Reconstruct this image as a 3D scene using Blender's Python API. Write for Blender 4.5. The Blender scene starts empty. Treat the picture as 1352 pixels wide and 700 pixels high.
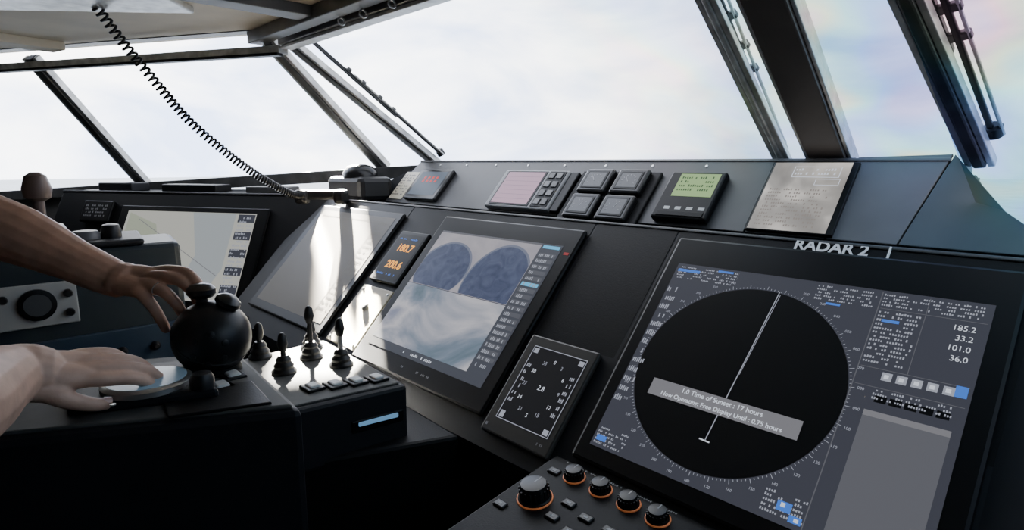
import bpy, math, random
from mathutils import Vector as V, Matrix
random.seed(7)
EYE=1.5
scn=bpy.context.scene
COL=bpy.context.collection
# ------------------------------------------------------------------ materials
def newmat(name):
    m=bpy.data.materials.new(name);m.use_nodes=True
    return m,m.node_tree,m.node_tree.nodes['Principled BSDF']
def pm(name,col,rough=.5,metal=0,emit=None,es=0,noise=0,nscale=40,bump=0,coat=0,spec=.5):
    m,nt,b=newmat(name)
    b.inputs['Base Color'].default_value=(*col,1);b.inputs['Roughness'].default_value=rough
    b.inputs['Metallic'].default_value=metal;b.inputs['Coat Weight'].default_value=coat
    b.inputs['Specular IOR Level'].default_value=spec
    if emit: b.inputs['Emission Color'].default_value=(*emit,1);b.inputs['Emission Strength'].default_value=es
    if noise or bump:
        tc=nt.nodes.new('ShaderNodeTexCoord');n=nt.nodes.new('ShaderNodeTexNoise')
        n.inputs['Scale'].default_value=nscale;n.inputs['Detail'].default_value=4
        nt.links.new(tc.outputs['Object'],n.inputs['Vector'])
        if noise:
            r=nt.nodes.new('ShaderNodeValToRGB');r.color_ramp.elements[0].position=.3;r.color_ramp.elements[1].position=.7
            r.color_ramp.elements[0].color=(*[c*(1-noise) for c in col],1);r.color_ramp.elements[1].color=(*[min(1,c*(1+noise)) for c in col],1)
            nt.links.new(n.outputs['Fac'],r.inputs['Fac']);nt.links.new(r.outputs['Color'],b.inputs['Base Color'])
        if bump:
            bp=nt.nodes.new('ShaderNodeBump');bp.inputs['Strength'].default_value=bump;bp.inputs['Distance'].default_value=.002
            nt.links.new(n.outputs['Fac'],bp.inputs['Height']);nt.links.new(bp.outputs['Normal'],b.inputs['Normal'])
    return m
def em(name,col,s=1.0,rough=.4):
    return pm(name,(.008,.008,.008),rough=rough,emit=col,es=s,spec=.12)
def rampmat(name,stops,scale=4,detail=6,es=1.0,dist=1.5,stretch=(1,1,1),rot=0):
    m,nt,b=newmat(name)
    b.inputs['Base Color'].default_value=(.008,.008,.008,1);b.inputs['Roughness'].default_value=.4;b.inputs['Specular IOR Level'].default_value=.12
    tc=nt.nodes.new('ShaderNodeTexCoord');mp=nt.nodes.new('ShaderNodeMapping');n=nt.nodes.new('ShaderNodeTexNoise');r=nt.nodes.new('ShaderNodeValToRGB')
    mp.inputs['Scale'].default_value=stretch;mp.inputs['Rotation'].default_value=(0,0,rot)
    n.inputs['Scale'].default_value=scale;n.inputs['Detail'].default_value=detail;n.inputs['Distortion'].default_value=dist
    el=r.color_ramp.elements
    while len(el)<len(stops): el.new(.5)
    for e,(p,c) in zip(el,stops): e.position=p;e.color=(*c,1)
    nt.links.new(tc.outputs['Object'],mp.inputs['Vector']);nt.links.new(mp.outputs['Vector'],n.inputs['Vector'])
    nt.links.new(n.outputs['Fac'],r.inputs['Fac']);nt.links.new(r.outputs['Color'],b.inputs['Emission Color']);b.inputs['Emission Strength'].default_value=es
    return m
BLACK=pm('black_paint',(.005,.005,.0055),.5,bump=.15,nscale=300,spec=.18)
BODY=pm('console_body_paint',(.009,.010,.013),.55,noise=.15,nscale=8,bump=.2,spec=.26)
BEZ=pm('bezel_black',(.0035,.0035,.004),.4,spec=.20)
PANEL=pm('instrument_panel_grey',(.058,.058,.060),.45,noise=.12,nscale=10,bump=.15)
PANEL2=pm('panel_mid_grey',(.12,.12,.125),.45,noise=.1,nscale=9)
TEAL=pm('panel_teal_grey',(.060,.078,.086),.5,noise=.12,nscale=9)
STEEL=pm('brushed_aluminium',(.55,.55,.54),.3,metal=.9,bump=.1,nscale=60)
FRAME=pm('window_frame_dark',(.07,.07,.07),.38,noise=.4,nscale=16)
POST=pm('window_post_brown',(.085,.072,.065),.4,noise=.15,nscale=12)
FRAMEL=pm('window_frame_trim',(.62,.62,.60),.3,metal=.35,noise=.35,nscale=24)
RUB=pm('rubber_black',(.009,.009,.010),.42,spec=.35)
GLOSS=pm('gloss_black_plastic',(.006,.006,.007),.28,spec=.35)
WHITE=pm('white_lettering',(.75,.76,.78),.5,emit=(.8,.85,.9),es=.12)
DIMW=pm('dim_lettering',(.28,.28,.29),.5)
CREAM=pm('cream_plate',(.66,.60,.46),.4,noise=.06,nscale=20)
PAPER_GLARE=rampmat('painted_glare_sheet',[(.25,(.18,.17,.165)),(.5,(.40,.38,.36)),(.70,(.95,.90,.84))],7,3,1.0,.5)  # sunlit glare put into the emission as a patchy glow, no lamp behind
ORANGE=pm('orange_ring',(.75,.22,.07),.35,emit=(1,.3,.1),es=.10)
BTN=pm('light_button',(.45,.46,.45),.4)
GREYB=pm('grey_plate',(.20,.205,.21),.45,noise=.1,nscale=25)
TOPG=pm('pedestal_top_grey',(.075,.075,.072),.62,noise=.15,nscale=25,spec=.15)
CEIL=pm('ceiling_liner',(.78,.69,.55),.6,noise=.10,nscale=5)
WALL=pm('wall_liner',(.12,.12,.12),.7,noise=.1,nscale=3)
FLOOR=pm('floor_vinyl',(.05,.05,.055),.6,noise=.3,nscale=30)
SKIN=pm('skin',(.41,.225,.15),.5,noise=.18,nscale=34,bump=.4)
SKIN.node_tree.nodes['Principled BSDF'].inputs['Subsurface Weight'].default_value=.10
SKIN.node_tree.nodes['Principled BSDF'].inputs['Subsurface Radius'].default_value=(.01,.004,.002)
SKIN2=pm('skin_fair',(.52,.33,.245),.5,noise=.14,nscale=34,bump=.4)
NAIL=pm('fingernail',(.60,.38,.31),.3)
SHIRT=pm('shirt_cloth',(.55,.57,.6),.8,noise=.1,nscale=60)
SILVER=pm('silver_ring',(.7,.7,.7),.2,metal=1)
E_SLATE=em('display_slate',(.050,.053,.070),1.0)
E_SLATE2=em('display_slate_light',(.115,.118,.137),1.0)
E_BLACK=em('display_black',(.0008,.0008,.001),1.0)
E_GREY=em('display_grey',(.20,.20,.22),1.0)
E_WHITE=em('display_white',(.75,.8,.9),1.0)
E_TXT=em('display_text',(.36,.38,.45),1.0)
E_BLUE=em('display_blue',(.05,.17,.62),1.2)
E_CYAN=em('display_cyan',(.1,.45,.75),1.2)
E_RED=em('display_red',(.8,.06,.05),1.0)
E_AMB=em('display_amber',(1,.40,.03),1.6)
E_PINK=em('display_pink',(.60,.38,.52),1.0)
E_GREEN=em('display_green',(.34,.52,.22),1.0)
E_DGREEN=em('display_dark_green',(.04,.10,.03),1.0)
# ------------------------------------------------------------------ helpers
def group(name,M=None):
    e=bpy.data.objects.new(name,None);COL.objects.link(e);e.empty_display_size=.05
    e.matrix_world=M if M is not None else Matrix.Translation((0,0,EYE));return e
def mesh(parent,name,vs,fs,mat,bevel=0,smooth=False,segs=2):
    me=bpy.data.meshes.new(name);me.from_pydata([tuple(v) for v in vs],[],fs);me.update()
    o=bpy.data.objects.new(name,me);COL.objects.link(o);me.materials.append(mat)
    if parent: o.parent=parent
    if bevel:
        b=o.modifiers.new('b','BEVEL');b.width=bevel;b.segments=segs;b.limit_method='ANGLE';b.angle_limit=.6
    if smooth:
        for p in me.polygons:p.use_smooth=True
    return o
def prism(parent,name,pts,z0,z1,mat,bevel=0):
    a=sum(pts[i][0]*pts[(i+1)%len(pts)][1]-pts[(i+1)%len(pts)][0]*pts[i][1] for i in range(len(pts)))
    if a<0: pts=pts[::-1]
    n=len(pts);vs=[(x,y,z0) for x,y in pts]+[(x,y,z1) for x,y in pts]
    fs=[tuple(range(n-1,-1,-1)),tuple(range(n,2*n))]+[(i,(i+1)%n,n+(i+1)%n,n+i) for i in range(n)]
    return mesh(parent,name,vs,fs,mat,bevel)
def box(parent,name,x0,x1,y0,y1,z0,z1,mat,bevel=0):
    return prism(parent,name,[(x0,y0),(x1,y0),(x1,y1),(x0,y1)],z0,z1,mat,bevel)
def quads(parent,name,rects,z,mat):
    vs=[];fs=[]
    for (x0,x1,y0,y1) in rects:
        k=len(vs);vs+=[(x0,y0,z),(x1,y0,z),(x1,y1,z),(x0,y1,z)];fs.append((k,k+1,k+2,k+3))
    return mesh(parent,name,vs,fs,mat)
def poly(parent,name,pts,z,mat):
    return mesh(parent,name,[(x,y,z) for x,y in pts],[tuple(range(len(pts)))],mat)
def text(parent,name,body,x,y,z,size,mat,rot=0,align='LEFT',ext=0,bold=0):
    c=bpy.data.curves.new(name,'FONT');c.body=body;c.size=size;c.align_x=align;c.extrude=ext;c.offset=bold
    o=bpy.data.objects.new(name,c);COL.objects.link(o);c.materials.append(mat);o.parent=parent
    o.location=(x,y,z);o.rotation_euler=(0,0,rot);return o
def glyphs(x0,x1,y0,y1,rowh,fill=.6,gap=.35,gw=None):
    """rows of tiny character-like marks"""
    out=[];y=y1;gw=gw or rowh*.5
    while y-rowh>y0:
        x=x0
        while x<x1-gw:
            w=random.randint(2,7)
            for k in range(w):
                if x>x1-gw: break
                if random.random()<.85:
                    h=rowh*random.choice([.45,.55,.4])
                    out.append((x,x+gw*.62,y-rowh+rowh*.15,y-rowh+rowh*.15+h))
                x+=gw
            x+=gw*1.3
            if random.random()>fill: x+=gw*random.randint(1,6)
        y-=rowh
    return out
def lathe(parent,name,prof,mat,seg=32,loc=(0,0,0),axis=None):
    vs=[];fs=[]
    for i,(r,z) in enumerate(prof):
        for k in range(seg):
            a=2*math.pi*k/seg;vs.append((r*math.cos(a),r*math.sin(a),z))
    for i in range(len(prof)-1):
        for k in range(seg):
            k2=(k+1)%seg;fs.append((i*seg+k,i*seg+k2,(i+1)*seg+k2,(i+1)*seg+k))
    fs.append(tuple(range(seg-1,-1,-1)));n=(len(prof)-1)*seg;fs.append(tuple(range(n,n+seg)))
    o=mesh(parent,name,vs,fs,mat,smooth=True);o.location=loc
    if axis is not None: o.rotation_euler=V(axis).to_track_quat('Z','Y').to_euler()
    m=o.modifiers.new('e','EDGE_SPLIT');m.split_angle=.7
    return o
def ring(parent,name,R,r,mat,loc=(0,0,0),seg=40,sub=10,axis=None):
    vs=[];fs=[]
    for i in range(seg):
        a=2*math.pi*i/seg
        for j in range(sub):
            b=2*math.pi*j/sub;q=R+r*math.cos(b);vs.append((q*math.cos(a),q*math.sin(a),r*math.sin(b)))
    for i in range(seg):
        for j in range(sub):
            fs.append((i*sub+j,((i+1)%seg)*sub+j,((i+1)%seg)*sub+(j+1)%sub,i*sub+(j+1)%sub))
    o=mesh(parent,name,vs,fs,mat,smooth=True);o.location=loc
    if axis is not None: o.rotation_euler=V(axis).to_track_quat('Z','Y').to_euler()
    return o
def disc(parent,name,cx,cy,z,r,mat,seg=96):
    return poly(parent,name,[(cx+r*math.cos(2*math.pi*k/seg),cy+r*math.sin(2*math.pi*k/seg)) for k in range(seg)],z,mat)
def beam(parent,name,p0,p1,wdir,w,d,mat,bevel=.003):
    p0=V(p0);p1=V(p1);ax=(p1-p0).normalized();wd=V(wdir);wd=(wd-ax*wd.dot(ax)).normalized();nd=ax.cross(wd)
    vs=[]
    for p in (p0,p1):
        for a,b in ((-1,-1),(1,-1),(1,1),(-1,1)): vs.append(p+wd*(a*w/2)+nd*(b*d/2))
    fs=[(3,2,1,0),(4,5,6,7)]+[(i,(i+1)%4,4+(i+1)%4,4+i) for i in range(4)]
    return mesh(parent,name,vs,fs,mat,bevel)
def frame_on(origin,ydir,xdir=(1,0,0)):
    x=V(xdir).normalized();y=V(ydir).normalized();z=x.cross(y).normalized()
    M=Matrix((x,y,z)).transposed().to_4x4();M.translation=V(origin)+V((0,0,EYE));return M
ta=math.radians(47.2);tb=math.radians(47);tc_=math.radians(8)
MA=frame_on((0,1.117,-.156),(0,math.cos(ta),math.sin(ta)))
MB=frame_on((0,1.30,-.15),(0,math.cos(tb),math.sin(tb)))
MC=frame_on((0,.771,-.529),(0,math.cos(tc_),math.sin(tc_)))
WX=V((.871,.491,0));WC=V((-2.2464,1.1159,-.1574));WU=V((-.218,.387,.896))
MW=frame_on(WC,WU,WX)
# ------------------------------------------------------------------ console body
con=group('bridge_console')
def loft(parent,name,stations,mat):
    vs=[];fs=[];n=len(stations[0][1])
    for x,pr in stations: vs+=[(x,y,z) for y,z in pr]
    for i in range(len(stations)-1):
        for k in range(n):
            k2=(k+1)%n;fs.append((i*n+k,(i+1)*n+k,(i+1)*n+k2,i*n+k2))
    fs.append(tuple(range(n)));fs.append(tuple(range(len(stations)*n-1,(len(stations)-1)*n-1,-1)))
    return mesh(parent,name,vs,fs,mat)
def prof(bt,back=1.46):
    P=[(.86,-1.5),(.86,-.64),(.735,-.60),(.735,-.565),(1.1306-.004,-.141-.004),(1.305,-.156),(1.305+.682*bt-.002,-.15+.731*bt-.008),(1.30+.682*bt+.03,-.15+.731*bt-.008),(1.46,-.15+.731*bt-.012),(1.46,-1.5)]
    return [(min(y,back),z) for y,z in P]
loft(con,'main_body',[(-2.34,prof(.0,1.25)),(-2.15,prof(.12,1.36)),(-2.06,prof(.20)),(-.267,prof(.222)),(-.167,prof(.088,1.36)),(-.09,prof(.02,1.32)),(.5,prof(.02,1.0))],BODY)
conA=group('console_lower_fascia',MA)
def tile(par,n,x0,x1,y0,y1,mat=BLACK,z=(-.004,.0015)): return box(par,n,x0,x1,y0,y1,z[0],z[1],mat,.0015)
tile(conA,'fascia_panel_1',-2.28,-1.645,-.545,.017);tile(conA,'fascia_panel_2',-1.641,-.893,-.545,.017)
tile(conA,'fascia_panel_3',-.889,-.672,-.545,.017);tile(conA,'fascia_panel_4',-.668,.30,-.545,.017)
box(conA,'top_edge_trim',-2.25,.30,.017,.024,-.004,.004,PANEL,.002)
text(conA,'radar_label','RADAR 2',-.431,.0005,.0035,.0300,WHITE,ext=.0004,bold=.0007)
box(conA,'label_seam',-.281,-.278,-.003,.022,.001,.005,WHITE)
# ---------------- radar
rad=group('radar_display_monitor',MA)
box(rad,'bezel',-.655,-.095,-.502,-.005,.002,.014,BEZ,.006)
Z=.0146
quads(rad,'screen',[(-.627,-.126,-.470,-.070)],Z,E_SLATE)
cx,cy,r=-.438,-.275,.172
disc(rad,'scope',cx,cy,Z+.0003,r,E_BLACK)
vs=[];fs=[]
for k in range(180):
    a=math.radians(2*k);L=.003 if k%5 else .007;w=.0004
    c,s=math.cos(a),math.sin(a);r0=r+.0015
    kk=len(vs)
    for rr,ww in ((r0,-w),(r0+L,-w),(r0+L,w),(r0,w)): vs.append((cx+c*rr-s*ww,cy+s*rr+c*ww,Z+.0004))
    fs.append((kk,kk+1,kk+2,kk+3))
mesh(rad,'bearing_ticks',vs,fs,E_TXT)
for k in range(0,36):
    a=math.radians(90-10*k);rr=r+.0165
    X=cx+rr*math.cos(a);Y=cy+rr*math.sin(a)
    if -.62<X<-.13 and -.465<Y<-.09: text(rad,'bearing_%d'%k,'%03d'%(10*k),X,Y-.0022,Z+.0004,.0062,E_TXT,align='CENTER')
def line(par,n,p,q,w,z,mat):
    p=V((*p,0));q=V((*q,0));d=(q-p).normalized();s=V((-d.y,d.x,0))*w/2
    return poly(par,n,[(v.x,v.y) for v in (p-s,q-s,q+s,p+s)],z,mat)
line(rad,'heading_line',(-.4165,-.102),(-.436,-.394),.0016,Z+.0006,E_TXT)
line(rad,'heading_marker',(-.4135,-.108),(-.426,-.27),.0009,Z+.0006,E_TXT)
line(rad,'heading_foot',(-.446,-.394),(-.428,-.395),.0022,Z+.0006,E_WHITE)
quads(rad,'message_banner',[(-.566,-.309,-.348,-.3165)],Z+.0008,E_GREY)
text(rad,'message_1','1.0 Time of Sunset : 17 hours',-.437,-.3290,Z+.0012,.0118,E_WHITE,align='CENTER',bold=.0002)
text(rad,'message_2','Now Operating: Free Display Until : 0.75 hours',-.437,-.3435,Z+.0012,.0108,E_WHITE,align='CENTER',bold=.0002)
g=glyphs(-.620,-.50,-.105,-.074,.0062)+glyphs(-.36,-.27,-.105,-.074,.0062)+glyphs(-.622,-.56,-.468,-.43,.007,gw=.003)
g+=glyphs(-.262,-.135,-.100,-.074,.0062,.8)+glyphs(-.262,-.205,-.200,-.105,.0072,.8)+glyphs(-.325,-.262,-.468,-.425,.0072,.7)
g+=glyphs(-.236,-.140,-.255,-.236,.0062,.8)+glyphs(-.624,-.60,-.40,-.12,.02,gw=.004,fill=.2)
quads(rad,'readout_text',g,Z+.0004,E_TXT)
quads(rad,'highlights',[(-.622,-.575,-.0885,-.0825),(-.34,-.318,-.1115,-.1075),(-.255,-.232,-.1265,-.1215),(-.145,-.131,-.222,-.205),(-.305,-.285,-.452,-.438),(-.62,-.60,-.458,-.448),(-.285,-.268,-.462,-.452),(-.54,-.51,-.079,-.075)],Z+.0005,E_BLUE)
sep=[(-.266,-.2645,-.468,-.074),(-.203,-.202,-.205,-.074),(-.262,-.13,-.1035,-.1025),(-.262,-.13,-.206,-.205),(-.262,-.13,-.236,-.235),(-.50,-.499,-.09,-.074)]
quads(rad,'separators',sep,Z+.0004,E_SLATE2)
quads(rad,'buttons',[(-.232+.0185*i,-.232+.0185*i+.013,-.2225,-.2095) for i in range(5)],Z+.0006,E_TXT)
quads(rad,'button_marks',[(-.229+.0185*i,-.229+.0185*i+.006,-.219,-.213) for i in range(5)]+[(-.30,-.294,-.446,-.440),(-.278,-.272,-.460,-.455)],Z+.0008,E_WHITE)
quads(rad,'keys',[(-.232+.0185*i,-.232+.0185*i+.015,-.258,-.247) for i in range(5)],Z+.0003,E_BLACK)
quads(rad,'menu_panel',[(-.240,-.137,-.462,-.272)],Z+.0005,E_SLATE2)
quads(rad,'menu_title',[(-.240,-.137,-.281,-.272)],Z+.0007,E_GREY)
for i,t in enumerate(['185.2','33.2','101.0','36.0']):
    text(rad,'value_%d'%i,t,-.140,-.120-.0165*i,Z+.0005,.0125,E_WHITE,align='RIGHT')
# ---------------- camera monitor (middle)
mid=group('camera_view_monitor',MA)
box(mid,'bezel',-1.440,-.898,-.505,-.012,.002,.014,BEZ,.006)
SKYV=rampmat('video_sky',[(.3,(.30,.29,.34)),(.7,(.44,.41,.44))],5,4,1.0)
HULL=rampmat('video_hull',[(.3,(.040,.052,.11)),(.7,(.085,.105,.185))],26,8,1.0)
HRIM=em('video_hull_rim',(.15,.17,.24),1)
WAT=rampmat('video_water',[(.30,(.07,.12,.15)),(.42,(.17,.22,.29)),(.50,(.33,.35,.42)),(.58,(.54,.53,.57)),(.72,(.22,.24,.33))],4.0,8,1.0,.7,(1.0,1.7,1),-.5)
quads(mid,'screen',[(-1.404,-.937,-.453,-.066)],Z,em('display_sidebar',(.06,.066,.085),1))
quads(mid,'video_upper',[(-1.404,-1.004,-.250,-.072)],Z+.0003,SKYV)
quads(mid,'video_lower',[(-1.404,-1.004,-.430,-.252)],Z+.0003,WAT)
def clipell(cx,cy,rx,ry,x0,x1,y0,y1):
    return [(min(x1,max(x0,cx+rx*math.cos(2*math.pi*k/72))),min(y1,max(y0,cy+ry*math.sin(2*math.pi*k/72)))) for k in range(72)]
poly(mid,'hull_rim_1',clipell(-1.305,-.19,.108,.091,-1.403,-1.19,-.249,-.09),Z+.0005,HRIM)
poly(mid,'hull_rim_2',clipell(-1.09,-.20,.107,.117,-1.199,-1.005,-.249,-.08),Z+.0005,HRIM)
poly(mid,'hull_view_1',clipell(-1.305,-.195,.102,.090,-1.403,-1.19,-.249,-.09),Z+.0006,HULL)
poly(mid,'hull_view_2',clipell(-1.09,-.205,.102,.115,-1.195,-1.005,-.249,-.08),Z+.0006,HULL)
quads(mid,'video_bar',[(-1.404,-1.004,-.0725,-.067)],Z+.0004,E_SLATE2)
quads(mid,'sidebar_rows',[(-.997,-.943,-.105-.017*i,-.094-.017*i) for i in range(18)],Z+.0004,em('row',(.095,.10,.12),1))
quads(mid,'sidebar_highlight',[(-.997,-.943,-.080,-.071),(-.997,-.943,-.190,-.180)],Z+.0006,E_CYAN)
quads(mid,'sidebar_text',glyphs(-.995,-.945,-.42,-.09,.017,gw=.005),Z+.0007,E_TXT)
quads(mid,'taskbar',glyphs(-1.25,-1.12,-.452,-.434,.012,gw=.006),Z+.0006,E_WHITE)
quads(mid,'bezel_marks',glyphs(-1.22,-1.10,-.486,-.470,.011,gw=.005),Z-.0002,DIMW)
box(mid,'bezel_sticker',-.925,-.910,-.090,-.083,.0138,.0146,em('sticker',(.8,.1,.1),.4))
# ---------------- rudder / heading dial panel
dial=group('rudder_indicator_panel',MA)
box(dial,'housing',-.880,-.697,-.528,-.300,.002,.016,pm('dial_panel_paint',(.034,.031,.027),.45),.004)
zz=.0166
def frame_rects(x0,x1,y0,y1,w): return [(x0,x1,y0,y0+w),(x0,x1,y1-w,y1),(x0,x0+w,y0,y1),(x1-w,x1,y0,y1)]
quads(dial,'screen',[(-.856,-.713,-.494,-.324)],zz,em('dial_screen',(.010,.010,.012),1))
quads(dial,'border',frame_rects(-.856,-.713,-.494,-.324,.0016),zz+.0003,E_TXT)
dc=(-.785,-.408)
for k in range(12):
    a=math.radians(90-30*k);text(dial,'num_%d'%k,['0','3','6','9','12','15','S','21','24','27','30','33'][k],dc[0]+.046*math.cos(a),dc[1]+.060*math.sin(a)-.004,zz+.0004,.0115,E_TXT if k%2 else E_WHITE,align='CENTER')
text(dial,'centre_value','2.8',dc[0],dc[1]-.005,zz+.0004,.015,E_WHITE,align='CENTER')
quads(dial,'corner_icons',[(-.852,-.840,-.340,-.329),(-.730,-.717,-.340,-.329),(-.730,-.717,-.490,-.479),(-.850,-.838,-.490,-.476)],zz+.0004,E_TXT)
quads(dial,'side_marks',glyphs(-.85,-.838,-.46,-.36,.016,gw=.004)+glyphs(-.732,-.72,-.46,-.36,.016,gw=.004),zz+.0003,E_TXT)
quads(dial,'caption',glyphs(-.735,-.712,-.516,-.504,.010,gw=.004)+[(-.872,-.866,-.516,-.510)],zz,DIMW)
# ---------------- amber readout
amb=group('amber_readout_display',MA)
box(amb,'housing',-1.602,-1.455,-.272,-.085,.002,.014,BEZ,.004)
quads(amb,'screen',[(-1.592,-1.465,-.262,-.098)],Z,E_BLACK)
text(amb,'digits_1','180.7',-1.484,-.160,Z+.0004,.036,E_AMB,align='RIGHT',bold=.0009);text(amb,'digits_2','200.6',-1.484,-.222,Z+.0004,.036,E_AMB,align='RIGHT',bold=.0009)
quads(amb,'labels',glyphs(-1.58,-1.48,-.122,-.108,.012,gw=.006)+glyphs(-1.58,-1.48,-.26,-.238,.012,gw=.006),Z+.0004,E_BLUE)
plt=group('switch_cover_plate',MA)
box(plt,'plate',-1.615,-1.452,-.490,-.290,.002,.008,CREAM,.003)
for x,y in ((-1.60,-.305),(-1.467,-.305),(-1.60,-.475),(-1.467,-.475)): lathe(plt,'screw',[(.004,0),(.004,.0015),(.002,.002)],STEEL,12,(x,y,.008))
lathe(plt,'lock',[(.012,0),(.012,.004),(.009,.006)],STEEL,20,(-1.53,-.36,.008))
# ---------------- left monitor
lm=group('navigation_monitor',MA)
box(lm,'bezel',-2.215,-1.650,-.490,-.020,.002,.014,BEZ,.006)
quads(lm,'screen',[(-2.175,-1.680,-.457,-.045)],Z,pm('painted_glare_screen',(.09,.080,.065),.45,emit=(.042,.038,.030),es=.8,spec=.2))  # brownish reflected glare put into the screen's base colour and emission
quads(lm,'screen_lines',[(-1.76,-1.757,-.45,-.05),(-2.16,-1.70,-.07,-.068)]+glyphs(-1.75,-1.69,-.44,-.06,.02,gw=.006),Z+.0004,em('faint_text',(.13,.12,.10),1))
# ------------------------------------------------------------------ B panel
bp=group('instrument_panel',MB)
prism(bp,'panel_left',[(-2.10,-.005),(-.611,-.005),(-.611,.212),(-2.05,.206)],-.004,.003,PANEL,.0015)
prism(bp,'panel_centre',[(-.607,-.005),(-.441,-.005),(-.441,.218),(-.607,.213)],-.004,.003,PANEL,.0015)
prism(bp,'panel_grey',[(-.437,-.005),(-.313,-.005),(-.270,.226),(-.437,.219)],-.004,.003,PANEL2,.0015)
prism(bp,'panel_teal',[(-.310,-.005),(.10,-.005),(-.09,.02),(-.167,.088),(-.267,.226)],-.004,.003,TEAL,.0015)
box(bp,'top_trim',-2.05,-.27,.206,.214,0,.006,PANEL2,.002)
for x in [-1.9+.16*i for i in range(8)]: lathe(bp,'screw',[(.004,0),(.004,.0015),(.002,.002)],STEEL,10,(x,.19,.003))
rr_=group('red_digit_readout',MB)
box(rr_,'housing',-1.965,-1.765,.008,.152,.003,.022,GLOSS,.005)
quads(rr_,'screen',[(-1.945,-1.785,.025,.138)],.0224,em('bluegrey_lcd',(.11,.145,.20),1))
quads(rr_,'digits',[(x,x+.013,y,y+.011) for x in (-1.91,-1.885,-1.86,-1.835) for y in (.086,.103)],.0228,E_RED)
lab=group('instruction_card',MB);box(lab,'card',-2.085,-1.995,.01,.15,.003,.006,CREAM,.001)
quads(lab,'print',glyphs(-2.08,-2.005,.02,.14,.014,gw=.007),.0064,PANEL)
pk=group('autopilot_control_unit',MB)
box(pk,'housing',-1.480,-1.200,-.002,.152,.003,.024,GREYB,.005)
box(pk,'screen_recess',-1.462,-1.285,.006,.146,.0235,.0255,BEZ,.001)
quads(pk,'screen',[(-1.455,-1.292,.012,.140)],.0262,E_PINK)
quads(pk,'screen_lines',[(-1.45,-1.30,.03+.018*i,.0315+.018*i) for i in range(6)],.0265,em('pinkline',(.40,.27,.38),1))
box(pk,'button_strip',-1.275,-1.208,.006,.146,.0235,.026,BLACK,.001)
for i in range(2):
    for j in range(4): box(pk,'key',-1.268+.03*i,-1.246+.03*i,.014+.034*j,.036+.034*j,.026,.029,PANEL if (i+j)%2 else PANEL2,.002)
gc=group('gauge_cluster',MB)
box(gc,'plate',-1.160,-.890,-.035,.160,.003,.014,BLACK,.004)
GF=pm('gauge_face',(.030,.031,.034),.3)
for i in range(2):
    for j in range(2):
        x=-1.080+.115*i;y=.112-.092*j
        box(gc,'gauge_housing',x-.049,x+.049,y-.042,y+.042,.012,.032,GLOSS,.006)
        box(gc,'gauge_inner',x-.037,x+.037,y-.031,y+.031,.031,.0335,BEZ,.003)
        quads(gc,'gauge_window',[(x-.031,x+.031,y-.025,y+.025)],.0338,GF)
        v=[];fz=[]
        for k in range(9):
            a=math.radians(200-27.5*k);k0=len(v);c,s=math.cos(a),math.sin(a)
            for q,w in ((.019,-.0007),(.024,-.0007),(.024,.0007),(.019,.0007)): v.append((x+c*q-s*w,y-.004+s*q+c*w,.0341))
            fz.append((k0,k0+1,k0+2,k0+3))
        mesh(gc,'gauge_ticks',v,fz,DIMW);line(gc,'needle',(x,y-.006),(x-.014+.02*j,y+.012),.002,.0343,DIMW)
box(gc,'side_unit',-1.195,-1.165,-.002,.150,.003,.02,BEZ,.003)
gr=group('green_lcd_unit',MB)
box(gr,'housing',-.850,-.700,.003,.152,.003,.026,BEZ,.005)
quads(gr,'screen',[(-.820,-.712,.070,.143)],.0264,E_GREEN)
quads(gr,'screen_text',glyphs(-.812,-.718,.076,.138,.013,gw=.006),.0267,E_DGREEN)
quads(gr,'buttons',[(-.822+.031*i,-.806+.031*i,.028,.037) for i in range(4)],.0264,BTN)
box(gr,'key_row',-.835,-.71,.008,.022,.0255,.028,BLACK,.001)
dcg=group('instruction_plate',MB)
box(dcg,'backing',-.606,-.425,-.003,.197,.003,.012,BEZ,.002)
quads(dcg,'sheet',[(-.602,-.438,.0,.194)],.0124,PAPER_GLARE)  # sheet carries the painted sun glare
quads(dcg,'print',glyphs(-.59,-.46,.01,.12,.010,gw=.005),.0127,em('print_brown',(.28,.25,.23),1))
quads(dcg,'header_box',frame_rects(-.555,-.455,.150,.182,.002)+frame_rects(-.50,-.45,.128,.146,.0015),.0128,E_WHITE)
quads(dcg,'header_print',glyphs(-.550,-.460,.155,.180,.012,gw=.006),.0128,E_WHITE)
bb=group('compass_binnacle')
prism(bb,'hood',[(-2.34,1.17),(-2.12,1.20),(-2.09,1.33),(-2.18,1.36),(-2.34,1.26)],-.15,-.055,RUB,.02)
lathe(bb,'dome',[(.070,0),(.070,.02),(.052,.045),(.02,.055)],GLOSS,24,(-2.22,1.26,-.06))
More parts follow.
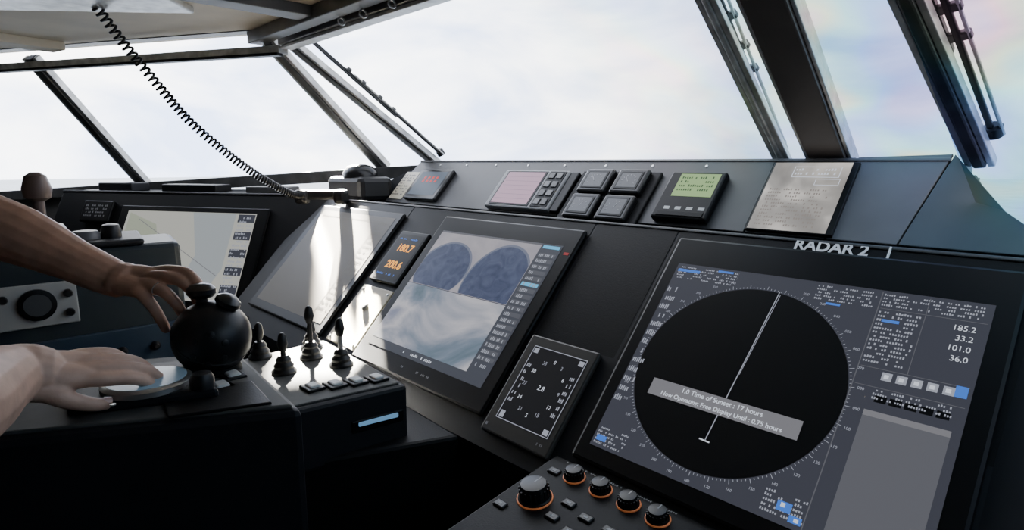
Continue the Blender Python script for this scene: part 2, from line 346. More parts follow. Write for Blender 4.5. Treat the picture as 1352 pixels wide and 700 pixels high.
# ------------------------------------------------------------------ knob panel
kp=group('radar_control_keypad',MC)
prism(kp,'plate',[(-.69,0),(.2,0),(.2,-.40),(-.69,-.40)],-.035,0,PANEL,.004)
prism(kp,'inset',[(-.686,-.004),(.19,-.004),(.19,-.396),(-.686,-.396)],-.002,.002,BLACK,.002)
def knob(par,x,y,rk,z=.002):
    ring(par,'knob_ring',rk*1.12,.0016,ORANGE,(x,y,z+.001))
    lathe(par,'knob_base',[(rk*1.08,0),(rk*1.08,.004),(rk,.006)],BEZ,36,(x,y,z))
    p=[(rk*.95,.004),(rk*.9,rk*.9),(rk*.82,rk*1.1),(rk*.5,rk*1.14)];lathe(par,'knob_cap',p,GLOSS,36,(x,y,z))
    vs=[];fs=[]
    for k in range(18):
        a=2*math.pi*k/18;X=x+rk*.93*math.cos(a);Y=y+rk*.93*math.sin(a);c,s=math.cos(a),math.sin(a);b=len(vs)
        for zz_ in (z+.004,z+rk*.88):
            for u,w in ((-.0016,-.0013),(.0016,-.0013),(.0016,.0013),(-.0016,.0013)): vs.append((X+c*u-s*w,Y+s*u+c*w,zz_))
        fs+=[(b+3,b+2,b+1,b),(b+4,b+5,b+6,b+7)]+[(b+i,b+(i+1)%4,b+4+(i+1)%4,b+4+i) for i in range(4)]
    mesh(par,'grip_ribs',vs,fs,RUB);line(par,'pointer',(x,y+rk*.1),(x,y+rk*.75),.002,z+rk*1.142,DIMW)
for x,y in ((-.617,-.036),(-.560,-.036),(-.504,-.037),(-.450,-.038)): knob(kp,x,y,.0165)
knob(kp,-.632,-.118,.026);knob(kp,-.36,-.05,.0165)
for (x,y) in ((-.655,-.045),(-.578,-.095),(-.535,-.105),(-.49,-.105),(-.578,-.135),(-.535,-.145),(-.665,-.165),(-.49,-.145),(-.44,-.105)):
    box(kp,'key',x-.012,x+.012,y-.008,y+.008,.001,.006,GLOSS,.003);quads(kp,'key_mark',[(x-.004,x+.004,y-.002,y+.002)],.0063,DIMW)
quads(kp,'print',glyphs(-.66,-.42,-.015,-.006,.007,gw=.004,fill=.2),.0025,DIMW)
# ------------------------------------------------------------------ wing console
wg=group('port_wing_console',MW)
prism(wg,'fascia',[(-1.42,.03),(.06,.03),(.06,-.62),(-1.42,-.62)],-.02,0,BLACK,.004)
prism(wg,'fascia_lip',[(-1.42,.028),(.06,.028),(.06,.036),(-1.42,.036)],-.02,.004,PANEL,.002)
wb=wg
MWi=MW.inverted()
def wtrans(o):
    o.matrix_parent_inverse=MWi@Matrix.Translation((0,0,EYE));return o
def off(s,n,z):
    p=WC-WX*s; q=V((-.491,.871,0)); return (p.x+q.x*n,p.y+q.y*n,z)
vs=[off(-.05,.01,-.135),off(1.42,.01,-.135),off(1.42,.205,-.125),off(-.05,.205,-.115),off(-.05,-.1,-1.5),off(1.42,-.1,-1.5),off(1.42,.205,-1.5),off(-.05,.205,-1.5)]
wtrans(mesh(wb,'body',vs,[(0,1,2,3),(7,6,5,4),(0,4,5,1),(1,5,6,2),(2,6,7,3),(3,7,4,0)],BODY))
def onshelf(nm,s,n,w,d,hh,mat):
    p=WC-WX*s+V((-.491,.871,0))*n
    q=V((-.491,.871,0));pts=[(p.x+WX.x*a*w/2+q.x*b*d/2,p.y+WX.y*a*w/2+q.y*b*d/2) for a,b in ((-1,-1),(1,-1),(1,1),(-1,1))]
    return wtrans(prism(wb,nm,pts,-.13,-.13+hh,mat,.006))
onshelf('shelf_box_1',.75,.12,.30,.10,.035,BLACK);onshelf('shelf_box_2',.35,.13,.22,.08,.03,PANEL);onshelf('shelf_box_3',1.15,.1,.2,.1,.04,BODY)
wm=group('chart_monitor',MW)
box(wm,'bezel',-1.02,-.245,-.475,-.035,.002,.012,BEZ,.005)
quads(wm,'screen',[(-.975,-.30,-.44,-.06)],.0125,em('chart_land',(.46,.46,.42),1))
poly(wm,'chart_sea',[(-.62,-.062),(-.40,-.062),(-.40,-.30),(-.47,-.43),(-.62,-.43),(-.55,-.25)],.013,em('chart_sea',(.35,.38,.40),1))
poly(wm,'chart_land_2',[(-.96,-.07),(-.80,-.12),(-.72,-.30),(-.9,-.42),(-.97,-.40)],.0132,em('chart_green',(.36,.39,.31),1))
line(wm,'chart_route',(-.9,-.1),(-.42,-.33),.003,.0134,E_GREY)
quads(wm,'side_tiles',[(-.385,-.303,-.10-.075*i,-.035-.075*i-.03) for i in range(5)],.0136,E_SLATE)
quads(wm,'side_text',glyphs(-.38,-.306,-.43,-.07,.017,gw=.007),.0139,E_TXT)
wl=group('wing_readout_unit',MW);box(wl,'housing',-1.24,-1.07,-.12,-.02,.002,.02,BEZ,.005)
quads(wl,'print',glyphs(-1.22,-1.09,-.105,-.035,.016,gw=.008),.0205,DIMW)
wk=group('wing_keyboard',MW);prism(wk,'tray',[(-.75,-.50),(-.10,-.50),(-.10,-.52),(-.75,-.52)],.0,.16,BLACK,.006)
for i in range(12): box(wk,'key_%d'%i,-.72+.05*i,-.685+.05*i,-.503,-.493,.03,.12,PANEL if i%3 else PANEL2,.003)
# ------------------------------------------------------------------ pedestal
pd=group('control_pedestal')
prism(pd,'near_block',[(-.847,.367),(-1.21,.40),(-1.46,-.08),(-1.10,-.108)],-1.5,-.37,BODY,.012)
prism(pd,'near_top_plate',[(-.862,.357),(-1.195,.388),(-1.43,-.07),(-1.11,-.095)],-.372,-.365,TOPG,.003)
prism(pd,'far_block',[(-1.05,.33),(-1.03,.446),(-1.0,.655),(-1.42,.682),(-1.40,.38)],-.58,-.45,BODY,.008)
prism(pd,'far_top_plate',[(-1.05,.42),(-1.015,.645),(-1.40,.67),(-1.38,.41)],-.451,-.446,TOPG,.002)
prism(pd,'base_block',[(-1.06,.30),(-1.037,.45),(-.925,.731),(-1.45,.76),(-1.45,.30)],-1.5,-.56,BLACK,.008)
beam(pd,'slot_recess',(-1.0175,.535,-.512),(-1.002,.645,-.512),(0,0,1),.026,.006,BEZ)
beam(pd,'slot_lit_label',(-1.0155,.548,-.508),(-1.002,.632,-.508),(0,0,1),.010,.009,em('lit_label',(.12,.27,.46),1))
for (x,y) in ((-1.105,.500),(-1.088,.540),(-1.075,.580),(-1.062,.620)):
    box(pd,'push_button',x-.015,x+.015,y-.011,y+.011,-.447,-.436,BTN,.004);box(pd,'button_surround',x-.023,x+.023,y-.018,y+.018,-.449,-.440,BEZ,.002)
for (x,y) in ((-1.055,.335),(-1.015,.303)):
    box(pd,'rocker',x-.015,x+.015,y-.011,y+.011,-.366,-.357,BTN,.004);box(pd,'rocker_surround',x-.022,x+.022,y-.018,y+.018,-.368,-.361,BEZ,.002)
prism(pd,'inset_panel',[(-.885,.335),(-1.0,.348),(-1.055,.22),(-.935,.205)],-.366,-.361,BLACK,.002)
tp=group('touch_dial_controller')
prism(tp,'base',[(-.965,.285),(-1.15,.305),(-1.23,.12),(-1.04,.10)],-.366,-.348,BODY,.006)
lathe(tp,'dial_rim',[(.064,0),(.064,.008),(.058,.012)],STEEL,48,(-1.058,.208,-.349))
lathe(tp,'dial_face',[(.056,0),(.056,.0125),(.03,.0130)],pm('dial_blue',(.20,.29,.36),.35,emit=(.2,.35,.5),es=.12),48,(-1.058,.208,-.349))
lathe(tp,'small_knob',[(.018,0),(.018,.016),(.014,.024),(.006,.026)],RUB,24,(-.988,.268,-.349))
for x,y in ((-1.0,.15),(-1.13,.29),(-1.19,.14)): lathe(tp,'screw',[(.004,0),(.004,.002)],STEEL,10,(x,y,-.348))
def lever(nm,x,y,h,matb=RUB,st=False):
    g=group(nm)
    lathe(g,'boot',[(.026,0),(.026,.006),(.020,.012),(.021,.018),(.015,.026),(.016,.031),(.010,.040)],matb,24,(x,y,-.447))
    lathe(g,'stick',[(.006,.035),(.005,h-.03),(.005,h-.025)],STEEL if st else RUB,16,(x,y,-.447))
    lathe(g,'grip',[(.007,h-.04),(.011,h-.025),(.008,h-.006),(.003,h)],RUB,16,(x,y,-.447))
lever('toggle_lever',-1.372,.50,.085);lever('toggle_lever.001',-1.235,.498,.09);lever('toggle_lever.002',-1.289,.585,.125);lever('toggle_lever.003',-1.193,.61,.110,st=True)
lever('toggle_lever.004',-1.36,.62,.07)
th=group('throttle_controller')
BALLM=pm('ball_matte_black',(.007,.007,.008),.38,spec=.35)
bc=V((-1.107,.323,-.303));R0=.065
prf=[(R0*math.cos(t),R0*math.sin(t)) for t in [math.radians(-70+8*i) for i in range(20)]]
lathe(th,'ball_body',prf,BALLM,48,bc)
lathe(th,'collar',[(.045,-.012),(.045,.004),(.035,.008)],BEZ,32,(bc.x,bc.y,-.357))
ring(th,'ball_groove',R0*.98,.0025,RUB,bc,axis=(.6,.1,.8))
for k in range(6):
    a=math.radians(20+60*k);d=V((.85,-.35,-.1)).normalized();u=V((.35,.85,0)).normalized();w=d.cross(u)
    q=(d*.9+u*.42*math.cos(a)+w*.42*math.sin(a)).normalized()
    lathe(th,'detail_button',[(.006,0),(.006,.002),(.003,.003)],RUB,14,bc+q*(R0-.001),axis=q)
lathe(th,'thumb_knob_stem',[(.010,0),(.009,.022)],RUB,20,(bc.x-.012,bc.y-.008,bc.z+.055))
lathe(th,'thumb_knob',[(.004,0),(.018,.003),(.024,.010),(.024,.018),(.017,.025),(.005,.028)],GLOSS,28,(bc.x-.012,bc.y-.008,bc.z+.068))
lathe(th,'side_knob',[(.004,0),(.016,.003),(.022,.010),(.021,.017),(.012,.024),(.004,.026)],GLOSS,28,(bc.x+.016,bc.y+.020,bc.z+.052),axis=(.35,.35,.85))
# ------------------------------------------------------------------ port arm console
pa=group('port_seat_armrest_console')
ARM=pm('armrest_bluegrey',(.012,.020,.027),.5,noise=.1,nscale=6,spec=.3)
prism(pa,'body',[(-1.9,-.5),(-1.9,.49),(-2.15,.53),(-2.2,-.5)],-1.5,-.222,ARM,.015)
prism(pa,'top_pad',[(-1.89,-.5),(-1.89,.40),(-2.14,.44),(-2.2,-.5)],-.222,-.205,BODY,.008)
beam(pa,'speaker_plate',(-1.893,-.02,-.355),(-1.893,.235,-.355),(0,0,1),.11,.012,pm('speaker_plate',(.36,.37,.36),.45))
lathe(pa,'speaker_ring',[(.040,0),(.040,.008),(.030,.010)],BEZ,36,(-1.887,.15,-.352),axis=(1,0,0))
lathe(pa,'speaker_cone',[(.028,0),(.028,.0105),(.012,.0105)],pm('cone_grey',(.05,.055,.06),.4),36,(-1.886,.15,-.352),axis=(1,0,0))
for y,z in ((.215,-.33),(.215,-.38),(.085,-.33)): lathe(pa,'plate_knob',[(.010,0),(.010,.012),(.007,.016)],GLOSS,20,(-1.887,y,z),axis=(1,0,0))
beam(pa,'blue_panel',(-1.895,.10,-.52),(-1.895,.46,-.52),(0,0,1),.14,.01,pm('blue_plate',(.015,.033,.06),.4))
for i in range(4): lathe(pa,'blue_panel_switch',[(.012,0),(.012,.01),(.006,.02)],RUB,16,(-1.889,.16+.08*i,-.51),axis=(1,0,0))
for i,(y,hh,rr,mt) in enumerate(((.10,.03,.05,PANEL2),(.19,.045,.055,BTN),(.28,.022,.035,PANEL2),(.34,.035,.025,RUB),(.02,.05,.045,RUB))):
    lathe(pa,'cap_%d'%i,[(rr,0),(rr,hh*.6),(rr*.8,hh),(rr*.3,hh*1.1)],mt,28,(-1.98,y,-.205))
js=group('port_joystick');lathe(js,'boot',[(.05,0),(.04,.02),(.03,.03),(.015,.05)],RUB,24,(-2.1,.20,-.205))
lathe(js,'stick',[(.014,.04),(.014,.10),(.03,.11),(.035,.135),(.025,.17),(.01,.18)],pm('joystick_brown',(.12,.08,.065),.4),24,(-2.1,.20,-.205))
# ------------------------------------------------------------------ coiled cord + handset
cg=group('coiled_handset_cord')
path=[V(p) for p in ((-2.06,.33,.47),(-2.08,.37,.445),(-2.118,.45,.34),(-2.15,.54,.23),(-2.163,.62,.132),(-2.172,.715,.045),(-2.173,.803,-.0265),(-2.176,.88,-.078),(-2.178,.95,-.115),(-2.16,.99,-.12))]
def cr(P,t):
    n=len(P)-1;x=t*n;i=min(int(x),n-1);f=x-i;p0=P[max(i-1,0)];p1=P[i];p2=P[i+1];p3=P[min(i+2,n)]
    return .5*((2*p1)+(p2-p0)*f+(2*p0-5*p1+4*p2-p3)*f*f+(3*p1-p0-3*p2+p3)*f**3)
cu=bpy.data.curves.new('coil','CURVE');cu.dimensions='3D';cu.bevel_depth=.0038;cu.bevel_resolution=3
N=2000;turns=76;sp=cu.splines.new('POLY');sp.points.add(N-1)
for i in range(N):
    t=i/(N-1);p=cr(path,t);q=cr(path,min(1,t+.002));p_=cr(path,max(0,t-.002));tg=(q-p_).normalized()
    a=tg.cross(V((0,0,1))).normalized();b=tg.cross(a);ph=2*math.pi*turns*t;w=p+(a*math.cos(ph)+b*math.sin(ph))*.0115
    sp.points[i].co=(*w,1)
cu.materials.append(RUB);co=bpy.data.objects.new('coil',cu);COL.objects.link(co);co.parent=cg
hs=group('radio_handset');beam(hs,'grip',(-2.19,.99,-.118),(-2.08,1.10,-.118),(0,0,1),.035,.035,RUB,.01)
beam(hs,'ear_piece',(-2.20,.975,-.125),(-2.165,1.01,-.125),(0,0,1),.055,.06,RUB,.015);beam(hs,'mouth_piece',(-2.10,1.08,-.125),(-2.065,1.115,-.125),(0,0,1),.055,.06,RUB,.015)
# ------------------------------------------------------------------ windows
def mull(nm,p0,p1,wd,w,trim=True,d=.06,mat=None,tw=.010):
    g=group(nm);beam(g,'post',p0,p1,wd,w,d,mat or FRAME,.004)
    if trim:
        W=V(wd).normalized();p0=V(p0);p1=V(p1)
        for s in (-1,1): beam(g,'trim_%d'%(s+1),p0+W*s*(w/2+tw*.6),p1+W*s*(w/2+tw*.6),wd,tw,d*.7,FRAMEL,.002)
    return g
X=(1,0,0)
CL=V((-2.03,1.5,0));CT=V((-2.10,.928,.42));D=V((-.871,-.491,0))
mull('window_mullion',CL,CT,X,.034,d=.03,tw=.016)
mull('window_mullion.001',(-2.24,1.385,-.015),(-2.175,.90,.42),D,.028,d=.04,tw=.014)
mull('window_mullion.002',(-3.38,.74,-.10),(-3.16,.337,.42),D,.04,d=.04,tw=.016)
mull('window_mullion.003',(-.503,1.5,0),(-.503,.928,.42),X,.080,d=.05,mat=POST,tw=.008)
mull('window_mullion.004',(-.612,1.49,0),(-.612,.928,.42),X,.014,d=.02,tw=.012,mat=FRAMEL)
CR=V((-.232,1.5,-.0));CRT=V((-.340,.93,.42))
mull('window_mullion.005',CR,CRT,X,.022,d=.03,tw=.012)
mull('window_header',CT,CRT,(0,0,1),.05)
HL=V((-2.12,.928,.42));HE=HL+D*2.5
g=group('window_header.001');dz=V((0,0,-.035));beam(g,'bar',HL+dz,HE+dz,(0,0,1),.026,.05,FRAMEL);beam(g,'bar_seal',HL+dz+V((.012,-.02,-.018)),HE+dz+V((.012,-.02,-.018)),(0,0,1),.010,.03,RUB,.002)
beam(g,'ceiling_edge',HL+V((.02,-.03,.028)),HE+V((.02,-.03,.028)),(0,0,1),.012,.05,FRAME,.003)
HR=CRT+V((.871,-.491,0))*1.6
mull('window_header.002',CRT,HR,(0,0,1),.05)
def wiper(nm,p0,p1,offv):
    g=group(nm);p0=V(p0)+V(offv);p1=V(p1)+V(offv);ax=(p1-p0)
    beam(g,'arm',p0,p0+ax*.75,X,.011,.010,RUB);beam(g,'arm_rail',p0+V((.016,0,0)),p0+ax*.7+V((.016,0,0)),X,.007,.006,FRAMEL)
    beam(g,'blade',p0+ax*.35+V((-.016,0,.004)),p1+V((-.016,0,.004)),X,.007,.016,RUB)
    for k in (.4,.5,.62,.72): beam(g,'bracket',p0+ax*k+V((-.02,0,.004)),p0+ax*(k+.01)+V((.02,0,.004)),ax,.018,.012,FRAME)
    lathe(g,'pivot',[(.016,0),(.016,.02),(.010,.025)],RUB,20,p0,axis=(0,-.6,.8))
n_out=V((0,.595,.80))*.04
wiper('windscreen_wiper',(-.628,1.48,0),(-.605,.95,.40),n_out)
wiper('windscreen_wiper.001',(-.215,1.45,.02),(-.30,.95,.40),n_out)
wiper('windscreen_wiper.002',(-1.98,1.47,.0),(-2.04,.95,.40),n_out)
m,nt,b=newmat('window_glass');nt.nodes.remove(b);out=nt.nodes['Material Output']
tr=nt.nodes.new('ShaderNodeBsdfTransparent');gl=nt.nodes.new('ShaderNodeBsdfGlossy');gl.inputs['Roughness'].default_value=.03
mx=nt.nodes.new('ShaderNodeMixShader');mx.inputs[0].default_value=.02
tcn=nt.nodes.new('ShaderNodeTexCoord');nn=nt.nodes.new('ShaderNodeTexNoise');nn.inputs['Scale'].default_value=3.6;nn.inputs['Detail'].default_value=2
hsv=nt.nodes.new('ShaderNodeValToRGB');e=hsv.color_ramp.elements
while len(e)<6: e.new(.5)
for el,(p,c) in zip(e,((.30,(.20,.20,.58)),(.40,(.08,.30,.72)),(.48,(.12,.52,.56)),(.54,(.46,.58,.34)),(.61,(.70,.34,.44)),(.72,(.22,.25,.72)))): el.position=p;el.color=(*c,1)
sepx=nt.nodes.new('ShaderNodeSeparateXYZ');mr=nt.nodes.new('ShaderNodeMapRange');mr.inputs[1].default_value=-1.1;mr.inputs[2].default_value=-.35;mr.inputs[4].default_value=.75
mixc=nt.nodes.new('ShaderNodeMix');mixc.data_type='RGBA';mixc.inputs[6].default_value=(.93,.955,.99,1)
L=nt.links.new
L(tcn.outputs['Object'],nn.inputs['Vector']);L(nn.outputs['Fac'],hsv.inputs['Fac']);L(tcn.outputs['Object'],sepx.inputs[0]);L(sepx.outputs['X'],mr.inputs[0])
L(mr.outputs[0],mixc.inputs[0]);L(hsv.outputs['Color'],mixc.inputs[7]);L(mixc.outputs[2],tr.inputs['Color'])
L(tr.outputs[0],mx.inputs[1]);L(gl.outputs[0],mx.inputs[2]);L(mx.outputs[0],out.inputs['Surface']);GLASS=m
def glass(nm,a,b_,c,d):
    g=group(nm);mesh(g,'pane',[a,b_,c,d],[(0,1,2,3)],GLASS)
FB=lambda x:V((x,1.5,0));FT=lambda x:V((x,.928,.42))
glass('window_1',FB(-2.03),FB(-.52),FT(-.52),FT(-2.10));glass('window_2',FB(-.49),CR,CRT,FT(-.49))
LBE=V((-4.29,.22,-.15));glass('window_3',CL,V((-3.38,.74,-.10)),V((-3.16,.337,.42)),HL);glass('window_4',V((-3.38,.74,-.10)),LBE,HE,V((-3.16,.337,.42)))
RB=V((1.157,.714,-.20));glass('window_5',V((-.19,1.45,-.16)),RB,HR,CRT)
sl=group('trim_1');beam(sl,'sill_front',(-2.05,1.5,-.018),(-.25,1.5,-.018),(0,1,0),.07,.03,FRAME)
beam(sl,'sill_port',CL+V((0,0,-.03)),LBE+V((0,0,-.03)),(0,0,1),.05,.06,FRAME);beam(sl,'sill_starboard',(-.25,1.495,-.03),(-.16,1.45,-.17),(0,0,1),.025,.02,FRAME);beam(sl,'sill_starboard_b',(-.16,1.45,-.22),RB+V((0,0,-.02)),(0,0,1),.04,.05,FRAME)
def wall(nm,a,b_,z0,z1,mat=WALL,t=.04):
    a=V(a);b_=V(b_);g=(b_-a).normalized();n=V((-g.y,g.x,0))*t
    vs=[V((*p[:2],z)) for z in (z0,z1) for p in (a,b_,b_+n,a+n)]
    o=mesh(None,nm,[(v.x,v.y,v.z+EYE) for v in vs],[(3,2,1,0),(4,5,6,7),(0,1,5,4),(1,2,6,5),(2,3,7,6),(3,0,4,7)],mat);return o
wall('wall_port',(-4.29,-1.8,0),(-4.29,.22,0),-1.5,.46)
wall('wall_starboard',(1.157,.714,0),(1.157,-1.8,0),-1.5,.46)
wall('wall_back',(1.157,-1.8,0),(-4.29,-1.8,0),-1.5,.46)
wall('wall_front_starboard',(1.157,.714,0),(-.237,1.5,0),-1.5,-.22,t=-.04)
wall('wall_front',(-2.03,1.5,0),(-.237,1.5,0),-1.5,-.03)
wall('wall_front_port',(-4.29,.22,0),(-2.03,1.5,0),-1.5,-.17)
prism(None,'floor',[(-4.3,-1.85),(1.2,-1.85),(1.2,.75),(-.2,1.55),(-2.1,1.55),(-4.3,.25)],-.05,0,FLOOR)
prism(None,'ceiling',[(-4.33,-1.85),(1.2,-1.85),(1.2,.07),(-.33,.94),(-2.12,.95),(-4.33,-.31)],.445+EYE,.50+EYE,CEIL)
cd=group('ceiling_light_fixture')
beam(cd,'housing',(-2.6,-.3,.435),(-1.9,.55,.435),(0,0,1),.02,.16,FRAMEL,.005)
cb=group('ceiling_beam');beam(cb,'beam_1',(-2.2,.86,.425),(-.30,.86,.425),(0,0,1),.04,.05,FRAME);beam(cb,'beam_2',(-1.75,.90,.43),(-1.75,-1.0,.43),(0,0,1),.03,.08,PANEL2)
beam(cb,'beam_3',(-2.9,.40,.43),(-2.5,-1.2,.43),(0,0,1),.03,.10,CEIL)
hk=group('ceiling_hook')
for x in (-1.62,-1.50,-1.36): ring(hk,'hook',.010,.0024,STEEL,(x,.88,.392),axis=(1,0,.2));beam(hk,'stem',(x,.88,.42),(x,.88,.400),X,.006,.006,STEEL,.001)
# ------------------------------------------------------------------ hands
def tube(vs,fs,pts,sub=8,seg=16,Yref=None):
    """closed capsule chain, elliptical section (rw along Yref, rh across)"""
    P=[V(p[:3]) for p in pts];n=len(P)-1;samp=[]
    for i in range(n*sub+1):
        t=i/(n*sub);x=t*n;k=min(int(x),n-1);f=x-k;c=cr(P,t)
        rw=pts[k][3]*(1-f)+pts[k+1][3]*f;rh=pts[k][4]*(1-f)+pts[k+1][4]*f;samp.append((c,rw,rh))
    rings=[]
    def tang(i):
        return (samp[min(i+1,len(samp)-1)][0]-samp[max(i-1,0)][0]).normalized()
    Yref=Yref or V((0,1,0))
    def addring(c,tg,rw,rh):
        z=tg.cross(Yref);z=V((0,0,1)) if z.length<1e-3 else z.normalized()
        y=z.cross(tg).normalized();k=len(vs)
        for j in range(seg):
            a=2*math.pi*j/seg;vs.append(c+y*(rw*math.cos(a))+z*(rh*math.sin(a)))
        rings.append(k)
    c,rw,rh=samp[0];tg=tang(0)
    for q in (80,55,30): a=math.radians(q);addring(c-tg*(min(rw,rh)*math.sin(a)),tg,rw*math.cos(a),rh*math.cos(a))
    for i,(c,rw,rh) in enumerate(samp): addring(c,tang(i),rw,rh)
    c,rw,rh=samp[-1];tg=tang(len(samp)-1)
    for q in (30,55,80): a=math.radians(q);addring(c+tg*(min(rw,rh)*math.sin(a)),tg,rw*math.cos(a),rh*math.cos(a))
    for a,b_ in zip(rings,rings[1:]):
        for j in range(seg): fs.append((a+j,a+(j+1)%seg,b_+(j+1)%seg,b_+j))
    fs.append(tuple(rings[0]+j for j in range(seg-1,-1,-1)));fs.append(tuple(rings[-1]+j for j in range(seg)))
def hand(nm,O,fwd,back,fingers,thumb,palm,arm,nails,k=1.0,ringpos=None,wr=(.031,.022),skin=None,fat=1.0):
    fwd=V(fwd).normalized();back=V(back);back=(back-fwd*back.dot(fwd)).normalized();side=back.cross(fwd)*-1
    M=Matrix((fwd,side,back)).transposed().to_4x4();M.translation=V(O)+V((0,0,EYE))
    e=group(nm);vs=[];fs=[];k*=.001
    Mo=Matrix.Translation((0,0,-EYE))@M      # hand frame -> group frame
    for ch in fingers: tube(vs,fs,[(p[0]*k,p[1]*k,p[2]*k,p[3]*k*fat,p[4]*k*fat) for p in ch])
    for ch in [thumb]+palm: tube(vs,fs,[tuple(c*k for c in p) for p in ch])
    Mi=M.inverted();ar=[]
    for (x,y,z,rw,rh) in arm:
        p=Mi@V((x,y,z+EYE));ar.append((*p,rw,rh))
    tube(vs,fs,[(.022,0,-.002,wr[0],wr[1]*.95),(0,0,-.001,wr[0]*.97,wr[1])]+ar)
    o=mesh(e,'hand_and_forearm',[Mo@v for v in vs],fs,skin or SKIN,smooth=True)
    r=o.modifiers.new('r','REMESH');r.mode='VOXEL';r.voxel_size=.0020;r.use_smooth_shade=True
    s=o.modifiers.new('s','SMOOTH');s.factor=.6;s.iterations=6
    # rolled shirt sleeve on the upper arm
    v2=[];f2=[];n0=ar[-2];n1=ar[-1];mid_=[(n0[i]*.6+n1[i]*.4) for i in range(5)]
    tube(v2,f2,[(*mid_[:3],mid_[3]*1.12,mid_[4]*1.12),(*n1[:3],n1[3]*1.2,n1[4]*1.2),(*(V(n1[:3])*2-V(mid_[:3])),n1[3]*1.25,n1[4]*1.25)],sub=4)
    mesh(e,'rolled_sleeve',[Mo@v for v in v2],f2,SHIRT,smooth=True)
    for i,(p,d,u,w) in enumerate(nails):
        d=V(d).normalized();u=V(u);u=(u-d*u.dot(d)).normalized();sd=d.cross(u);p=V(p)*k;vv=[];ff=[]
        for a in range(7):
            for b_ in range(5):
                X_=(a/6-.5)*.0105;ang=(b_/4-.5)*1.7;vv.append(Mo@(p+d*X_+sd*(math.sin(ang)*w*.001)+u*((math.cos(ang)-1)*w*.001+.0004)))
        for a in range(6):
            for b_ in range(4): ff.append((a*5+b_,a*5+b_+1,(a+1)*5+b_+1,(a+1)*5+b_))
        mesh(e,'nail_%d'%i,vv,ff,NAIL,smooth=True)
    if ringpos:
        q=Mo.to_3x3()@V(ringpos[1]);ring(e,'finger_ring',.0112*k*1000,.0017,SILVER,Mo@(V(ringpos[0])*k),axis=q)
    return e
F1=[[(60,-24,2,10,9),(92,-31,5,11,10),(132,-28,10,9.6,9),(156,-19,4,8.8,8.2),(172,-9,-7,7.6,7)],
    [(60,-8,3,10,9),(95,-10,8,11.5,10.5),(133,-9,8,9.8,9.4),(155,-5,-9,9,8.6),(164,0,-31,7.8,7.4)],
    [(60,8,2,10,9),(89,12,5,11,10),(119,17,0,9.5,9.2),(138,21,-19,8.6,8.4),(146,24,-43,7.6,7.2)],
    [(55,22,0,9.5,8.5),(84,30,0,10,9.3),(104,37,-22,8.8,8.2),(114,42,-46,8,7.6),(119,45,-63,7.2,6.8)]]
T1=[(18,-22,-6,13,12),(52,-44,-16,12,11.5),(86,-48,-30,10,9.8),(116,-40,-44,8.5,8)]
P1_=[[(5,-8,0,23,19),(45,-14,1,23,17),(84,-18,1,18,13)],[(5,8,0,22,19),(45,14,0,23,17),(80,19,0,18,13)],[(10,-18,-5,14,12),(45,-26,-8,14,12)]]
arm1=[(-1.318,.163,-.172,.041,.036),(-1.378,.098,-.128,.055,.050),(-1.44,.02,-.085,.058,.054),(-1.50,-.10,-.02,.052,.052),(-1.56,-.25,.08,.058,.058)]
hand('throttle_hand',(-1.27,.2126,-.204),(.81,.57,-.09),(.326,-.319,.89),F1,T1,P1_,arm1,
     [((171,-8,1),(16,9,-11),(.4,0,.9),6),((170,0,-32),(.3,.2,-.9),(1,0,.3),6),((153,24,-42),(.3,.1,-.9),(1,0,.3),5.8),((126,45,-61),(.15,.1,-1),(1,0,.1),5)],
     ringpos=((106,15,2),(1,.15,-.14)),wr=(.037,.029),fat=1.16)
F2=[[(60,22,1,10,9),(92,27,3,10.5,9.5),(130,28,2,9,8.5),(152,28,-6,8.2,7.8),(168,27,-18,7.2,6.4)],
    [(60,7,3,10,9),(96,9,5,11,10),(138,9,4,9.2,8.8),(162,9,-4,8.4,8),(180,8,-18,7.4,6.6)],
    [(60,-8,2,10,9),(91,-10,4,10.5,9.5),(130,-11,3,9,8.5),(153,-11,-5,8.2,7.8),(171,-11,-18,7.2,6.4)],
    [(55,-22,0,9.5,8.5),(83,-28,1,9.5,8.8),(114,-31,0,8,7.6),(131,-31,-7,7.3,7),(146,-31,-18,6.4,6)]]
T2=[(15,22,-6,16,15),(48,42,-14,14,13),(80,48,-24,11,10.5),(104,44,-32,9.5,8.2)]
P2_=[[(5,8,0,24,20),(45,14,1,24,18),(82,18,1,18,13)],[(5,-8,0,23,20),(45,-12,0,22,18),(78,-16,0,17,13)],[(8,22,-8,22,20),(45,32,-10,18,16)]]
arm2=[(-.982,.018,-.278,.050,.046),(-.925,-.010,-.275,.060,.055),(-.85,-.05,-.262,.064,.058),(-.78,-.13,-.23,.058,.056),(-.71,-.30,-.11,.058,.058),(-.67,-.42,.01,.062,.062)]
hand('dial_hand',(-1.030,.050,-.280),(-.10,.97,-.20),(.50,.10,.86),F2,T2,P2_,arm2,
     [((170,27,-11),(1,0,-.6),(.5,0,1),6),((182,8,-11),(1,0,-.6),(.5,0,1),6.2),((173,-11,-11),(1,0,-.6),(.5,0,1),6),((148,-31,-12),(1,0,-.6),(.5,0,1),5),((106,44,-22),(1,0,-.1),(0,.2,1),7)],k=1.0,wr=(.042,.036),skin=SKIN2,fat=1.15)
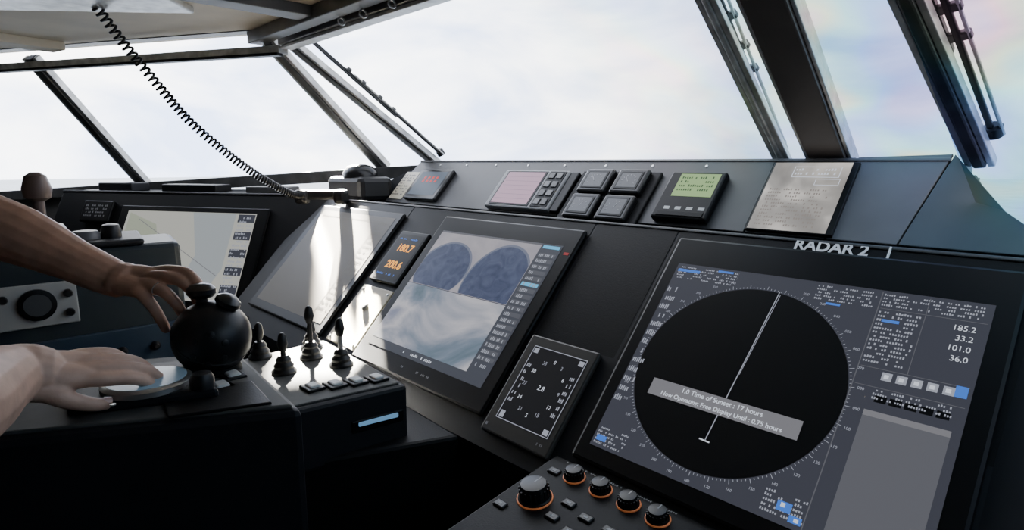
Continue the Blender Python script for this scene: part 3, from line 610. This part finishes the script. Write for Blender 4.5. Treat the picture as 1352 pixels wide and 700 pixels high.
# ------------------------------------------------------------------ outside
mesh(None,'sea',[(-400,-400,-7),(400,-400,-7),(400,400,-7),(-400,400,-7)],[(0,1,2,3)],pm('sea_water',(.50,.56,.60),.45,noise=.15,nscale=.2))
w=bpy.data.worlds.new('World');scn.world=w;w.use_nodes=True;nt=w.node_tree;nt.nodes.clear()
o=nt.nodes.new('ShaderNodeOutputWorld');bg=nt.nodes.new('ShaderNodeBackground');tc=nt.nodes.new('ShaderNodeTexCoord')
mp=nt.nodes.new('ShaderNodeMapping');mp.inputs['Scale'].default_value=(1.2,1.2,3.0);mp.inputs['Rotation'].default_value=(.3,.5,.2)
nz=nt.nodes.new('ShaderNodeTexNoise');nz.inputs['Scale'].default_value=2.6;nz.inputs['Detail'].default_value=7;nz.inputs['Distortion'].default_value=.5
rp=nt.nodes.new('ShaderNodeValToRGB');rp.color_ramp.elements[0].position=.38;rp.color_ramp.elements[0].color=(.42,.50,.70,1);rp.color_ramp.elements[1].position=.60;rp.color_ramp.elements[1].color=(1,.985,.96,1)
sx=nt.nodes.new('ShaderNodeSeparateXYZ');m1=nt.nodes.new('ShaderNodeMapRange');m1.inputs[1].default_value=-.85;m1.inputs[2].default_value=-.40;m1.inputs[3].default_value=2.7;m1.inputs[4].default_value=1.0
st=nt.nodes.new('ShaderNodeMath');st.operation='MULTIPLY';st.inputs[1].default_value=3.2
L=nt.links.new
L(tc.outputs['Generated'],mp.inputs['Vector']);L(mp.outputs['Vector'],nz.inputs['Vector']);L(nz.outputs['Fac'],rp.inputs['Fac']);L(rp.outputs['Color'],bg.inputs['Color'])
L(tc.outputs['Generated'],sx.inputs[0]);L(sx.outputs['X'],m1.inputs[0]);L(m1.outputs[0],st.inputs[0]);L(st.outputs[0],bg.inputs['Strength']);L(bg.outputs[0],o.inputs['Surface'])
# shafts of sunlight entering through the port windows
def shaft(nm,src,dst,sx_,sy_,roll,en,spread=1.5):
    l=bpy.data.lights.new(nm,'AREA');l.shape='RECTANGLE';l.size=sx_;l.size_y=sy_;l.spread=math.radians(spread);l.energy=en;l.color=(1,.92,.78)
    ob=bpy.data.objects.new(nm,l);COL.objects.link(ob);s=V(src)+V((0,0,EYE));d=V(dst)+V((0,0,EYE));ob.location=s
    q=(s-d).to_track_quat('Z','Y');ob.rotation_euler=(q.to_matrix().to_4x4()@Matrix.Rotation(roll,4,'Z')).to_euler();return ob
shaft('sunbeam',(-3.9,1.9,1.05),(-1.55,.82,-.46),.18,.20,0,60)
shaft('sunbeam.001',(-3.95,1.9,1.15),(-1.80,.90,-.36),.018,.34,.35,36,.8)
shaft('sunbeam.002',(-3.9,1.8,1.15),(-1.32,.63,-.42),.20,.12,0,7)
# ------------------------------------------------------------------ camera
p=math.atan(135/793);a=math.radians(43.6)
h=V((-math.cos(a),math.sin(a),0));F=h*math.cos(p)-V((0,0,math.sin(p)));R=V((h.y,-h.x,0));U=R.cross(F)
cam=bpy.data.cameras.new('camera');cam.sensor_width=36;cam.lens=36*793/1352;cam.clip_start=.02;cam.clip_end=2000
c=bpy.data.objects.new('camera',cam);COL.objects.link(c);M=Matrix((R,U,-F)).transposed().to_4x4();M.translation=V((0,0,EYE));c.matrix_world=M
scn.camera=c
